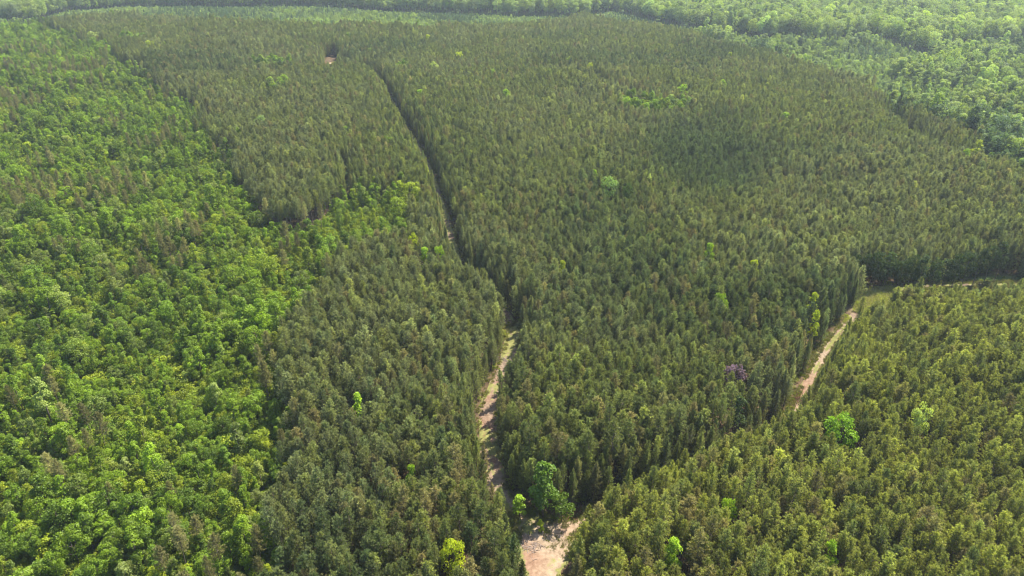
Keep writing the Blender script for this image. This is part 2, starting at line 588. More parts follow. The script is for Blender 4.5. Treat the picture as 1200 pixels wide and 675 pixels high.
def grass_mesh(name, seed, n=26, h=0.6, spread=0.45):
    r = np.random.default_rng(seed)
    base = np.column_stack([r.normal(0, spread * 0.5, n), r.normal(0, spread * 0.5, n), np.full(n, -0.05)])
    a = r.uniform(0, 6.28, n)
    s = np.column_stack([np.cos(a), np.sin(a), np.zeros(n)]) * 0.045
    hh = h * r.uniform(0.5, 1.1, n)
    mid = base + np.column_stack([r.normal(0, 0.07, n), r.normal(0, 0.07, n), hh * 0.6])
    tip = base + np.column_stack([r.normal(0, 0.22, n), r.normal(0, 0.22, n), hh])
    V = np.stack([base - s, base + s, mid + s * 0.8, mid - s * 0.8, tip], 1).reshape(-1, 3)
    b = np.arange(n)[:, None] * 5
    return mesh_from(name, V, [b + [0, 1, 2, 3], b + [3, 2, 4]], [M_GRASS], r.uniform(0.2, 0.9, 2 * n))


GRASSES = [grass_mesh("grass%d" % i, 400 + i) for i in range(3)]


# ------------------------------------------------------------------ ground
def lines_(edges):
    out = []
    for a, b, s in edges:
        out += list(np.arange(a, b, s))
    return np.array(sorted(set(out)))


gx = lines_([(-9000, -2500, 500), (-2500, -900, 60), (-900, -420, 14), (-420, 420, 4), (420, 900, 14), (900, 2500, 60), (2500, 9001, 500)])
gy = lines_([(-3000, -200, 200), (-200, 60, 20), (60, 560, 4), (560, 1400, 8), (1400, 3000, 60), (3000, 12001, 500)])
GX, GY = np.meshgrid(gx, gy)
fx, fy = GX.ravel(), GY.ravel()
V = np.column_stack([fx, fy, height(fx, fy)])
nx = len(gx)
i0 = (np.arange(len(gy) - 1)[:, None] * nx + np.arange(nx - 1)[None, :]).ravel()
gm = mesh_from("ground", V, [np.column_stack([i0, i0 + 1, i0 + 1 + nx, i0 + nx])], [M_GROUND], smooth_shade=True)
weedy = 1.0 - inside(PINE, fx, fy).astype(float)
for L, w in [g_ for g_ in GAPS if g_[1] != 6.6]:
    weedy = np.maximum(weedy, smooth((w + 1 - dist_line(L, fx, fy)) / 2))
for (cx, cy), a, b in POCKETS:
    weedy = np.maximum(weedy, (((fx - cx) / a) ** 2 + ((fy - cy) / b) ** 2 < 1).astype(float))
gm.attributes.new('weedy', 'FLOAT', 'POINT').data.foreach_set('value', weedy.astype(np.float32))
gm.attributes.new('field', 'FLOAT', 'POINT').data.foreach_set('value', (inside(FIELD, fx, fy) + 0.75 * inside(OPEN, fx, fy)).astype(np.float32))


def link(name, data, label=None, cat=None, kind=None, group=None, parent=None):
    o = bpy.data.objects.new(name, data)
    COL.objects.link(o)
    if label:
        o["label"] = label
    if cat:
        o["category"] = cat
    if kind:
        o["kind"] = kind
    if group:
        o["group"] = group
    if parent is not None:
        o.parent = parent
    return o


link("ground", gm, "forest floor of brown litter and green weeds under all the trees", "ground", "structure")


def strip(name, L, half, label, cat, lift, pale):
    """a worn earth track with two ruts, ragged along both edges"""
    n = len(L)
    d = np.gradient(L, axis=0)
    d = unit(d)
    nrm = np.column_stack([-d[:, 1], d[:, 0]])
    us = np.array([-1, -0.8, -0.62, -0.42, -0.24, 0, 0.24, 0.42, 0.62, 0.8, 1.0])
    dep = np.array([-0.12, 0.03, 0.0, -0.07, 0.0, 0.04, 0.0, -0.07, 0.0, 0.03, -0.12])
    hw = half * (0.6 + 0.4 * smooth((235 - L[:, 1]) / 50) + 1.5 * smooth((np.arange(n) - n + 14) / 5) * (half > 2.5)) * (1 + 0.35 * (noise2(np.arange(n) * 2.5, 0 * np.arange(n), 9, 3) - 0.5))
    V, E = [], []
    for u, dp in zip(us, dep):
        jit = (noise2(np.arange(n) * 2.5, np.full(n, u * 40), 5, 5) - 0.5) * 0.9 * abs(u) ** 3
        p = L + nrm * ((u * hw + np.sign(u) * jit)[:, None])
        V.append(np.column_stack([p, height(p[:, 0], p[:, 1]) + lift + dp * 0.6 + 0.02]))
        E.append((0.01 if half > 2.5 else -0.06) + max(0, abs(u) - 0.45) * 0.75 + (0.30 if abs(u) < 0.1 else 0.10 if abs(u) < 0.3 else 0) + 0.12 * smooth((L[:, 1] - 170) / 60))
    V = np.array(V)
    m = len(us)
    idx = np.arange(m * n).reshape(m, n)
    q = np.stack([idx[:-1, :-1], idx[:-1, 1:], idx[1:, 1:], idx[1:, :-1]], -1).reshape(-1, 4)
    me = mesh_from(name, V.reshape(-1, 3), [q[:, ::-1]], [M_SOIL], smooth_shade=True)
    me.attributes.new('edge', 'FLOAT', 'POINT').data.foreach_set('value', np.array(E).ravel().astype(np.float32))
    fade = pale * np.maximum(smooth((250 - L[:, 1]) / 90), 2.0 * smooth((np.arange(n) - n + 16) / 4) * (half > 2.5))
    me.attributes.new('pale', 'FLOAT', 'POINT').data.foreach_set('value', np.tile(fade, m).astype(np.float32))
    return link(name, me, label, cat, "structure")


strip("dirt_track", TRACK_A, 2.55, "sandy dirt track running from the clearing up between the pine stands", "track", 0.10, 0.65)
strip("forest_track", TRACK_B, 2.0, "reddish sandy track climbing from the clearing toward the dark pine wall", "track", 0.075, 0.95)


def clearing():
    """open sand with a ragged rim that dips under the litter"""
    st = 0.5
    xs = np.arange(CLEAR[:, 0].min() - 2, CLEAR[:, 0].max() + 2, st)
    ys = np.arange(CLEAR[:, 1].min() - 2, CLEAR[:, 1].max() + 2, st)
    X, Y = np.meshgrid(xs, ys)
    x, y = X.ravel(), Y.ravel()
    ring = np.vstack([CLEAR, CLEAR[:1]])
    d = dist_line(ring, x, y) * np.where(inside(CLEAR, x, y), 1, -1) + 1.6 * (noise2(x, y, 2.4, 8) - 0.5)
    z = height(x, y) + 0.20 + 0.05 * (noise2(x, y, 2.0, 4) - 0.5) - 0.32 * smooth(1 - d / 0.9)
    nxx = len(xs)
    i = (np.arange(len(ys) - 1)[:, None] * nxx + np.arange(nxx - 1)[None, :]).ravel()
    q = np.column_stack([i, i + 1, i + 1 + nxx, i + nxx])
    q = q[(d[q] > -0.3).all(1)]
    use = np.unique(q)
    new = np.zeros(len(x), int)
    new[use] = np.arange(len(use))
    me = mesh_from("sandy_clearing", np.column_stack([x, y, z])[use], [new[q]], [M_SOIL], smooth_shade=True)
    me.attributes.new('edge', 'FLOAT', 'POINT').data.foreach_set('value', (0.42 * smooth(1 - d / 2.2))[use].astype(np.float32))
    me.attributes.new('pale', 'FLOAT', 'POINT').data.foreach_set('value', np.full(len(use), 1.0, np.float32))
    link("sandy_clearing", me, "pale bare sandy clearing where the two tracks meet", "clearing", "structure")


clearing()


# ------------------------------------------------------------------ planting
def grid(x0, x1, y0, y1, s, jit, ang=0.0):
    """planting rows turned by ang, jittered"""
    cx, cy = (x0 + x1) / 2, (y0 + y1) / 2
    hw = math.hypot(x1 - x0, y1 - y0) / 2
    u = np.arange(-hw, hw, s)
    U, W = np.meshgrid(u, u)
    U, W = U.ravel(), W.ravel()
    U = U + rng.normal(0, jit * s, len(U))
    W = W + rng.normal(0, jit * s, len(W))
    x = cx + U * math.cos(ang) - W * math.sin(ang)
    y = cy + U * math.sin(ang) + W * math.cos(ang)
    m = (x > x0) & (x < x1) & (y > y0) & (y < y1) & (np.abs(x) < 0.80 * y + 60)
    return x[m], y[m]


def off_tracks(x, y, ca, cb):
    near = (np.abs(x) < 300) & (y < 620)
    keep = np.ones(len(x), bool)
    da = np.full(len(x), 1e9)
    db = np.full(len(x), 1e9)
    da[near] = dist_line(TRACK_A, x[near], y[near])
    db[near] = dist_line(TRACK_B, x[near], y[near])
    keep &= (da > ca) & (db > cb)
    keep &= ~inside(CLEAR, x, y)
    keep &= ~inside(OPEN, x, y)
    keep &= dist_line(np.vstack([CLEAR, CLEAR[:1]]), x, y) > 1.0
    for L, w in GAPS:
        keep &= dist_line(L, x, y) > w
    return keep, da, db


def in_pocket(x, y):
    p = np.zeros(len(x), bool)
    for (cx, cy), a, b in POCKETS:
        p |= ((x - cx) / a) ** 2 + ((y - cy) / b) ** 2 < 0.8 + 0.5 * noise2(x, y, 5, 21)
    return p


def lerp(a, b, t):
    return a + (b - a) * np.asarray(t)[:, None]


OLIVE, YELL, BROWN, DARK, GREY = [np.array(c) for c in
                                  [(0.180, 0.206, 0.056), (0.308, 0.316, 0.056), (0.248, 0.208, 0.082), (0.078, 0.118, 0.042), (0.216, 0.232, 0.098)]]

# --- pines
px_, py_ = grid(-900, 1000, 55, 1100, 2.42, 0.2, R(-14))
edge = pine_ground(px_, py_)
keep, dA, dB = off_tracks(px_, py_, 2.7 + 0.45 * smooth((215 - py_) / 40), np.where(px_ < 72, 1.7, 2.9))
hole = noise2(px_, py_, 7, 41) * 0.55 + noise2(px_, py_, 2.7, 42) * 0.45
m = edge & keep & ~in_pocket(px_, py_) & (hole > 0.13) & (rng.random(len(px_)) > 0.03)
px_, py_, dA, dB = px_[m], py_[m], dA[m], dB[m]
# a scatter of pines among the broadleaf trees
qx, qy = grid(-600, 0, 55, 700, 6.5, 0.3)
mm = (~inside(PINE, qx, qy)) & (noise2(qx, qy, 22, 51) + 0.35 * rng.random(len(qx)) > np.where(qy > 230, 0.86, 0.78)) & (qy < np.interp(qx / qy, _BT, _B[:, 1]) - 10)
qx, qy = qx[mm], qy[mm]
n_plant = len(px_)
PX, PY = np.concatenate([px_, qx]), np.concatenate([py_, qy])
dA = np.concatenate([dA, np.full(len(qx), 99.0)])
dB = np.concatenate([dB, np.full(len(qx), 99.0)])
N = len(PX)
wild = np.arange(N) >= n_plant
TB = TRACK_B[TRACK_B[:, 0].argsort()]
front = PY < np.interp(PX, TB[:, 0], TB[:, 1], left=-1)          # the stand on the near side of the second track
nz = noise2(PX, PY, 60, 61) * 0.6 + noise2(PX, PY, 19, 62) * 0.4
pt = lerp(OLIVE, GREY, smooth((nz - 0.35) / 0.4))
pt = pt + (YELL - pt) * (np.clip(rng.normal(0.16, 0.2, N) + 0.6 * front, 0, 1))[:, None]
pt = pt + (DARK - pt) * (np.clip(rng.normal(0.08, 0.25, N) + 0.5 * smooth((noise2(PX, PY, 75, 63) - 0.6) / 0.2) * ~front, 0, 0.8))[:, None]
br = (rng.random(N) < 0.05 + 0.10 * (noise2(PX, PY, 30, 64) > 0.6)) * rng.uniform(0.4, 1.0, N)
br = np.maximum(br, 0.6 * wild)
pt = pt + (BROWN - pt) * br[:, None]
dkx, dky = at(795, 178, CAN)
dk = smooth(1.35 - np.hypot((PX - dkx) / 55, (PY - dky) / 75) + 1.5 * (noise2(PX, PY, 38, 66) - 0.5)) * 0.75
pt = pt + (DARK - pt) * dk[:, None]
pt *= rng.lognormal(0, 0.21, N)[:, None]
ps = rng.normal(1.0, 0.085, N) * (0.88 + 0.24 * noise2(PX, PY, 26, 65))
ps *= np.where(wild, 0.88, 1.0)
ed = np.minimum(dA, np.where(PX > 118, 99, dB))
edge_d = np.minimum(dA, dB) - 2.2
for L, w in GAPS:
    edge_d = np.minimum(edge_d, dist_line(L, PX, PY) - w)
edge_d = np.minimum(edge_d, dist_line(np.vstack([CLEAR, CLEAR[:1]]), PX, PY))
ps *= 0.80 + 0.20 * smooth((ed - 2.5) / 4.5)     # smaller along the tracks
pw = ps * rng.uniform(0.82, 1.12, N)
PSC = np.column_stack([pw, pw, ps])
PR = rng.uniform(0, 6.283, N)
PV = rng.integers(0, 8, N)
PV = np.where((edge_d < 4.6) & (rng.random(N) < 0.85), rng.integers(8, 11, N), PV)
PZ = height(PX, PY) - 0.05

# --- broadleaf trees: near wood on the left, pockets, young growth behind the hill
bx, by = grid(-900, 900, 55, 1150, 2.85, 0.34)
yb = np.interp(bx / by, _BT, _B[:, 1])
back = by > yb - 3
side = _ = None
inp = pine_ground(bx, by)
nearwood = (~inp) & ~back
pocket = inp & (in_pocket(bx, by) | (rng.random(len(bx)) < 0.002 + 0.012 * (noise2(bx, by, 45, 73) > 0.8)) & (by > 340))
fe = np.interp(bx / by, FAR_EDGE[:, 0] / FAR_EDGE[:, 1], FAR_EDGE[:, 1])
young = (~inp) & back & (by < fe - 10)
keepb, _, _ = off_tracks(bx, by, 4.5, 4.5)
gaps = noise2(bx, by, 11, 71) * 0.6 + noise2(bx, by, 4.5, 72) * 0.4
m = (nearwood & (gaps > 0.28) | pocket | young & (rng.random(len(bx)) < np.where(bx > 200, 0.72, 0.85))) & keepb
bx, by, young, pocket = bx[m], by[m], young[m], pocket[m]
n1 = len(bx)
# the tall far wood
tx, ty = grid(-1500, 1500, 500, 1550, 7.4, 0.28)
fe = np.interp(tx / ty, FAR_EDGE[:, 0] / FAR_EDGE[:, 1], FAR_EDGE[:, 1])
m = (ty > fe + 3 * rng.random(len(tx))) & ~inside(FIELD, tx, ty) & ~pine_ground(tx, ty)
tx, ty = tx[m], ty[m]
ux, uy = grid(-2700, 2700, 1550, 3200, 12.0, 0.3)
tx, ty = np.concatenate([tx, ux]), np.concatenate([ty, uy])
BX, BY = np.concatenate([bx, tx]), np.concatenate([by, ty])
NB = len(BX)
tall = np.arange(NB) >= n1
young = np.concatenate([young, np.zeros(len(tx), bool)])
BRIGHT, MID, DEEP, PALE, LIME = [np.array(c) for c in
                                 [(0.168, 0.248, 0.013), (0.110, 0.176, 0.014), (0.048, 0.086, 0.013), (0.188, 0.222, 0.058), (0.250, 0.285, 0.014)]]
nz = noise2(BX, BY, 24, 81) * 0.55 + rng.random(NB) * 0.45
nz = nz + 0.10 * smooth((BY - 230) / 120)
bt = lerp(DEEP, MID, smooth(nz / 0.38))
bt = bt + (BRIGHT - bt) * smooth((nz - 0.30) / 0.4)[:, None]
bt = bt + (LIME - bt) * ((rng.random(NB) < 0.14) * rng.uniform(0.3, 0.9, NB))[:, None]
bt = bt + (PALE - bt) * ((rng.random(NB) < 0.14) * rng.uniform(0.3, 1.0, NB))[:, None]
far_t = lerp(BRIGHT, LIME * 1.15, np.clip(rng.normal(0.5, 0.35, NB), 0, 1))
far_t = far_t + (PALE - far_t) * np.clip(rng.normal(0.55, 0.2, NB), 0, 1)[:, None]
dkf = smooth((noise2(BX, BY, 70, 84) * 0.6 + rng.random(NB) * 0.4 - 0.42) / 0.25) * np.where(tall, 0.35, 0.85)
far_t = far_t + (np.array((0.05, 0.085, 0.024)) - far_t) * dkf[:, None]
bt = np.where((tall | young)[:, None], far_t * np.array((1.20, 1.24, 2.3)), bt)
tg = np.zeros(NB, bool)
for (cx, cy), a, b in POCKETS[-len(TONGUE):]:
    tg |= ((BX - cx) / a) ** 2 + ((BY - cy) / b) ** 2 < 1.3
bt = np.where(tg[:, None], lerp(MID, LIME, rng.random(NB) ** 1.3), bt)
bt *= rng.lognormal(0, 0.2, NB)[:, None]
bs = np.where(tall, rng.normal(2.05, 0.3, NB), np.where(young, rng.normal(0.66, 0.2, NB) * (0.75 + 1.3 * smooth((noise2(BX, BY, 55, 83) - 0.35) / 0.4) * (BX > 200)), rng.normal(0.66, 0.25, NB) * (0.6 + 0.6 * noise2(BX, BY, 24, 82))))
# rows of bigger trees
fe_ = np.interp(BX / BY, FAR_EDGE[:, 0] / FAR_EDGE[:, 1], FAR_EDGE[:, 1])
bs = np.where(young, bs * (0.55 + 0.45 * smooth((fe_ - BY - 10) / 70)), bs)
pk = np.concatenate([pocket, np.zeros(len(tx), bool)])
bs = np.where(pk, rng.normal(1.22, 0.16, NB), bs)
bs = np.clip(bs, 0.3, 2.4)
BV = np.where(tall, rng.choice([0, 1, 2, 6, 7], NB, p=[0.3, 0.3, 0.12, 0.2, 0.08]), rng.choice(8, NB, p=[0.13, 0.12, 0.17, 0.15, 0.14, 0.12, 0.07, 0.10]))
bw = bs * np.where(tall, rng.uniform(0.85, 1.1, NB), rng.uniform(0.8, 1.25, NB))
bw = np.where(BY > 1550, bw * 2.0, bw)
BSC = np.column_stack([bw, bw, bs])
BR = rng.uniform(0, 6.283, NB)
BZ = height(BX, BY) - 0.05


# ------------------------------------------------------------------ wood as masses (what lies past the 300 largest)
def hidden_collection(name, meshes):
    c = bpy.data.collections.new(name)
    for i, me in enumerate(meshes):
        c.objects.link(bpy.data.objects.new("%s_%02d" % (name, i), me))
    return c


def scatter(name, coll, X, Y, Z, sc, rot, var, tint, label, cat):
    n = len(X)
    me = bpy.data.meshes.new(name)
    me.vertices.add(n)
    me.vertices.foreach_set('co', np.column_stack([X, Y, Z]).astype(np.float32).ravel())
    me.attributes.new('sc', 'FLOAT_VECTOR', 'POINT').data.foreach_set('vector', sc.astype(np.float32).ravel())
    me.attributes.new('rot', 'FLOAT_VECTOR', 'POINT').data.foreach_set('vector', rot.astype(np.float32).ravel())
    me.attributes.new('var', 'INT', 'POINT').data.foreach_set('value', var.astype(np.int32))
    me.attributes.new('tint', 'FLOAT_COLOR', 'POINT').data.foreach_set('color', np.column_stack([tint, np.ones(n)]).astype(np.float32).ravel())
    me.update()
    o = link(name, me, label, cat, "stuff")
    ng = bpy.data.node_groups.new(name + "_scatter", 'GeometryNodeTree')
    ng.interface.new_socket("Geometry", in_out='INPUT', socket_type='NodeSocketGeometry')
    ng.interface.new_socket("Geometry", in_out='OUTPUT', socket_type='NodeSocketGeometry')
    gi, go = ng.nodes.new('NodeGroupInput'), ng.nodes.new('NodeGroupOutput')
    ci = ng.nodes.new('GeometryNodeCollectionInfo')
    ci.inputs['Collection'].default_value = coll
    ci.inputs['Separate Children'].default_value = True
    ci.inputs['Reset Children'].default_value = True
    ip = ng.nodes.new('GeometryNodeInstanceOnPoints')
    ip.inputs['Pick Instance'].default_value = True

    def attr(nm, ty):
        a = ng.nodes.new('GeometryNodeInputNamedAttribute')
        a.data_type = ty
        a.inputs['Name'].default_value = nm
        return next(s for s in a.outputs if s.enabled and s.name == 'Attribute')
    ng.links.new(gi.outputs[0], ip.inputs['Points'])
    ng.links.new(ci.outputs[0], ip.inputs['Instance'])
    ng.links.new(attr('var', 'INT'), ip.inputs['Instance Index'])
    ng.links.new(attr('rot', 'FLOAT_VECTOR'), ip.inputs['Rotation'])
    ng.links.new(attr('sc', 'FLOAT_VECTOR'), ip.inputs['Scale'])
    ng.links.new(ip.outputs[0], go.inputs[0])
    md = o.modifiers.new("scatter", 'NODES')
    md.node_group = ng
    return o


def rotz(a, tilt=0.03):
    return np.column_stack([rng.normal(0, tilt, len(a)), rng.normal(0, tilt, len(a)), a])


# ------------------------------------------------------------------ which trees show largest
def largest(X, Y, Z, Hs, W, count):
    u, v, d = project(X, Y, Z + Hs * 0.75)
    ok = (u > 4) & (u < 1196) & (v > 4) & (v < 668)
    size = np.where(ok, W / d, 0)
    size = size * (1 / np.maximum(d, 1)) ** 0.5
    idx = np.argsort(-size)[:count]
    return idx[np.argsort(d[idx])], u, v


used_labels = {}


def put_tree(name, meshes, x, y, z, sc, rz, tint, label, cat, group):
    t = bpy.data.objects.new(name, None)
    t.empty_display_size = 0.5
    COL.objects.link(t)
    t.location = (x, y, z)
    t.scale = sc
    t.rotation_euler = (rng.normal(0, 0.02), rng.normal(0, 0.02), rz)
    t["label"], t["category"], t["group"] = label, cat, group
    for nm, me in (("trunk", meshes[0]), ("crown", meshes[1])):
        c = bpy.data.objects.new(nm, me)
        COL.objects.link(c)
        c.parent = t
        c["tint"] = [float(v) for v in tint] + [1.0]
    return t


_ONES = "zero one two three four five six seven eight nine ten eleven twelve thirteen fourteen fifteen sixteen seventeen eighteen nineteen".split()
_TENS = ". . twenty thirty forty fifty sixty seventy eighty ninety".split()


def spell(n):
    n = int(min(99, max(0, n)))
    return _ONES[n] if n < 20 else _TENS[n // 10] + ("-" + _ONES[n % 10] if n % 10 else "")


def unique(lbl_fn, u, v):
    """place in the photo, in hundredths of its width and height"""
    a, b = u / 12, v / 6.75
    for ra, rb in ((round(a), round(b)), (math.floor(a), round(b)), (math.ceil(a), round(b)), (round(a), math.floor(b)), (round(a), math.ceil(b)), (math.floor(a), math.floor(b))):
        l = lbl_fn("at %s percent across, %s down" % (spell(ra), spell(rb)))
        if l not in used_labels:
            break
    used_labels[l] = 1
    return l


def near_landmark(x, y):
    dc = float(dist_line(np.vstack([CLEAR, CLEAR[:1]]), np.array([x]), np.array([y]))[0])
    return dc


# --- single trees that stand out, each by its own label
SPECIAL = [  # px, py of the crown's middle, height m, width m, shape, tint, label
    ((609, 590), 6.5, 3.6, 2, BRIGHT * 1.05, "small bright green tree at the track edge just above the sandy clearing"),
    ((637, 574), 13.5, 7.0, 3, np.array((0.085, 0.148, 0.011)), "tall fresh green tree at the tip of the pine stand above the clearing"),
    ((659, 592), 8.0, 4.8, 0, MID * 0.75, "dark round shrubby tree on the upper rim of the sandy clearing"),
    ((633, 614), 3.6, 1.7, 7, LIME * 1.15, "thin yellow-green sapling standing alone on the sandy clearing"),
    ((985, 513), 13.0, 7.0, 0, np.array((0.115, 0.195, 0.008)), "bright green round broadleaf tree among olive pines, right of the second track"),
    ((1076, 498), 13.0, 4.6, 1, PALE * 1.25, "pale grey-green round tree standing alone in the right-hand pines"),
    ((790, 654), 12.0, 4.6, 2, BRIGHT * 1.1, "bright green broadleaf tree near the bottom edge, right of the clearing"),
    ((973, 660), 12.0, 3.2, 3, BRIGHT, "narrow green tree at the bottom edge among the right-hand pines"),
    ((850, 606), 12.0, 3.2, 1, BRIGHT * 0.9, "small fresh green treetop between olive pines, right of the clearing"),
    ((530, 661), 12.5, 4.4, 0, LIME, "yellow-green broadleaf tree near the bottom edge, left of the clearing"),
    ((419, 480), 12.0, 4.0, 7, BRIGHT * 1.1, "single bright green spire in the pines left of the track"),
    ((479, 567), 12.0, 3.0, 2, BRIGHT * 0.95, "small green treetop in the middle of the left pine stand"),
    ((486, 290), 12.0, 4.0, 0, LIME * 0.95, "upper light green tree of a trio in pines left of the track"),
    ((500, 305), 12.0, 4.4, 2, BRIGHT * 1.1, "lower bright green tree of a trio in pines left of the track"),
    ((515, 303), 11.5, 3.6, 1, BRIGHT, "small green tree nearest the track in a trio left of it"),
    ((712, 226), 15.0, 8.5, 0, np.array((0.125, 0.185, 0.045)), "large pale green broadleaf tree above the centre of the pine hill"),
    ((695, 212), 13.0, 4.2, 2, BRIGHT, "small bright tree just up-left of the large pale green one"),
    ((734, 233), 12.0, 5.0, 6, DEEP, "dark green tree just right of the large pale green one"),
    ((831, 302), 13.0, 4.4, 2, BRIGHT * 0.95, "green spire among pines, left of the second track's upper end"),
    ((881, 322), 13.0, 4.4, 2, LIME * 0.85, "yellowish green spire among pines below and right of a similar one"),
    ((951, 362), 13.0, 3.6, 7, LIME * 0.9, "upper of two lime green spires beside the second track"),
    ((953, 384), 12.0, 3.4, 3, LIME * 0.9, "lower of two lime green spires beside the second track"),
    ((845, 362), 12.0, 4.4, 1, BRIGHT * 0.85, "green tree in the middle stand, well left of the two lime spires"),
    ((864, 487), 11.0, 4.4, 3, np.array((0.046, 0.072, 0.014)), "very dark green tree between the second track and the purple tree"),
    ((861, 446), 11.0, 5.4, 1, np.array((0.15, 0.095, 0.14)), "dull purple-leaved tree in a small gap of the middle pine stand"),
    ((660, 322), 12.5, 3.4, 2, LIME * 0.8, "small lime treetop right of the track's bend"),
    ((592, 116), 14.0, 7.0, 2, BRIGHT * 0.95, "light green tree alone high on the pine hill, right of the track"),
    ((539, 70), 14.0, 7.0, 1, LIME, "pale yellow-green tree alone near the top of the hill"),
    ((508, 83), 14.0, 7.0, 0, PALE * 1.1, "pale round tree near the hilltop, left of the pale yellow-green one"),
    ((502, 49), 14.0, 7.0, 2, LIME, "lime green tree just below the far crest of the pine hill"),
    ((308, 149), 14.0, 7.0, 0, np.array((0.13, 0.175, 0.055)), "pale round tree alone in the upper left pine block"),
    ((578, 92), 13.0, 5.0, 3, BRIGHT * 0.9, "small green tree high on the hill, above and left of a lone light green one"),
    ((692, 84), 13.5, 5.0, 0, LIME * 0.85, "small yellowish treetop high on the right half of the pine hill"),
    ((846, 104), 14.0, 7.0, 2, BRIGHT * 0.9, "green tree alone on the upper right flank of the pine hill"),
    ((801, 111), 14.0, 7.0, 0, BRIGHT * 0.95, "round green tree near the upper right end of the broadleaf pocket"),
    ((1143, 178), 14.0, 6.0, 7, LIME * 0.8, "pale green spire at the right edge of the pine hill"),
    ((1132, 190), 13.0, 5.0, 3, BRIGHT * 0.85, "small green spire just below another at the right edge of the hill"),
    ((1042, 312), 12.0, 5.0, 7, np.array((0.07, 0.11, 0.02)), "yellow-green tree against the dark pine wall above the second track"),
]
_ORD = "first second third fourth fifth sixth seventh eighth ninth tenth eleventh twelfth thirteenth fourteenth".split()
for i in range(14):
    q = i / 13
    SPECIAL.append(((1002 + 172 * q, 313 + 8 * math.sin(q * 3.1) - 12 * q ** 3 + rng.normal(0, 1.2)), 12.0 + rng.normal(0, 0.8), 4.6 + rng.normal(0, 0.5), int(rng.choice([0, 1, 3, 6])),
                    np.array((0.036, 0.058, 0.016)) * rng.uniform(0.8, 1.3), "%s tree from the left, tinted dark for shade, in the wall behind the grassy opening" % _ORD[i]))  # leaf tint darkened to stand for the shade on this stand edge
sp_xy = []
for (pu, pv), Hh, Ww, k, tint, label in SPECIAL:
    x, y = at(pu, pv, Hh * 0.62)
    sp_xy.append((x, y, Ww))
for x, y, Ww in sp_xy:
    r_ = Ww * 0.5
    kp = (np.hypot(PX - x, PY - y) > r_ + 1.0) & (np.hypot(PX - x, PY - y + 3.0) > r_ + 0.6)
    kb = np.hypot(BX - x, BY - y) > r_ + 0.7
    PX, PY, PZ, PSC, PR, PV, pt, wild, front = [a[kp] for a in (PX, PY, PZ, PSC, PR, PV, pt, wild, front)]
    BX, BY, BZ, BSC, BR, BV, bt = [a[kb] for a in (BX, BY, BZ, BSC, BR, BV, bt)]
BASE_H = [9.0, 9.5, 11.0, 11.5, 6.0, 5.5, 10.0, 12.0]
BASE_R = [2.9, 2.7, 2.3, 2.1, 2.5, 2.7, 3.4, 1.9]
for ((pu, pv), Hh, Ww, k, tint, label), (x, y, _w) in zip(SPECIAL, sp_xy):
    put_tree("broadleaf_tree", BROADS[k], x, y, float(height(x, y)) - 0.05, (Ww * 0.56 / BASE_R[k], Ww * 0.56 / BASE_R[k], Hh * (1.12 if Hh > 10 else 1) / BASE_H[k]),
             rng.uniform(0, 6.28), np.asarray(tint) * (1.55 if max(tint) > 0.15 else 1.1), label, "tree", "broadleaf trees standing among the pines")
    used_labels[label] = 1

# --- the 300 pines that show largest
idx, u, v = largest(PX, PY, PZ, 12.5 * PSC[:, 2], PSC[:, 0] * 3.4, 300)
lum = pt @ np.array((0.3, 0.6, 0.1))
lo, hi = np.quantile(lum[idx], [0.25, 0.75])
hq = np.quantile(PSC[idx, 2], [0.25, 0.75])
for i in idx:
    c = pt[i]
    hue = "brown-tinged" if c[0] > c[1] * 1.04 else "yellow-olive" if c[0] > 0.9 * c[1] and lum[i] > hi else "dark green" if lum[i] < lo else "olive green"
    size = "short" if PSC[i, 2] < hq[0] else "tall" if PSC[i, 2] > hq[1] else "slim" if PSC[i, 0] < PSC[i, 2] else "full-crowned"
    if wild[i]:
        st = "among broadleaf trees"
    elif front[i] and PX[i] > 5:
        st = "right of the clearing"
    elif dist_line(TRACK_A, PX[i:i + 1], PY[i:i + 1])[0] < 8:
        st = "edging the dirt track"
    elif u[i] > 600:
        st = "behind the clearing"
    else:
        st = "left of the track"
    label = unique(lambda w: "%s %s pine %s, %s" % (size, hue, st, w), u[i], v[i])
    put_tree("pine_tree", PINES[PV[i]], PX[i], PY[i], PZ[i], tuple(PSC[i]), PR[i], c, label, "tree", "plantation pines nearest in the photo" if not wild[i] else "pines among the broadleaf trees")
rest = np.ones(len(PX), bool)
rest[idx] = False
scatter("pine_forest", hidden_collection("pine_proto", [p[2] for p in PINES]), PX[rest], PY[rest], PZ[rest], PSC[rest], rotz(PR[rest]), PV[rest], pt[rest],
        "dense plantation of olive green pines covering the hill beyond the nearest rows", "forest")

# --- the broadleaf trees that show largest
idx, u, v = largest(BX, BY, BZ, 9 * BSC[:, 2], BSC[:, 0] * 5, 300 - len(SPECIAL))
lum = bt @ np.array((0.3, 0.6, 0.1))
lo, hi = np.quantile(lum[idx], [0.25, 0.75])
KIND = ["round", "round", "conical", "conical", "low bushy", "low bushy", "spreading", "columnar"]
for i in idx:
    c = bt[i]
    hue = "lime green" if c[0] > 0.68 * c[1] and lum[i] > hi else "bright green" if lum[i] > hi else "dark green" if lum[i] < lo else "pale green" if c[2] > 0.3 * c[1] else "mid green"
    where = "of the left wood" if u[i] < 500 else "among the pines"
    label = unique(lambda w: "%s %s tree %s, %s" % (KIND[BV[i]], hue, where, w), u[i], v[i])
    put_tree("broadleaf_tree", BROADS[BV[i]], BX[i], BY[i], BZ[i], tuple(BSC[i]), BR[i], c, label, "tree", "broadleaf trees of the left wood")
rest = np.ones(len(BX), bool)
rest[idx] = False
farm = BY > np.interp(BX / BY, _BT, _B[:, 1]) - 3
BROAD_COLL = hidden_collection("broad_proto", [p[2] for p in BROADS])
m = rest & ~farm
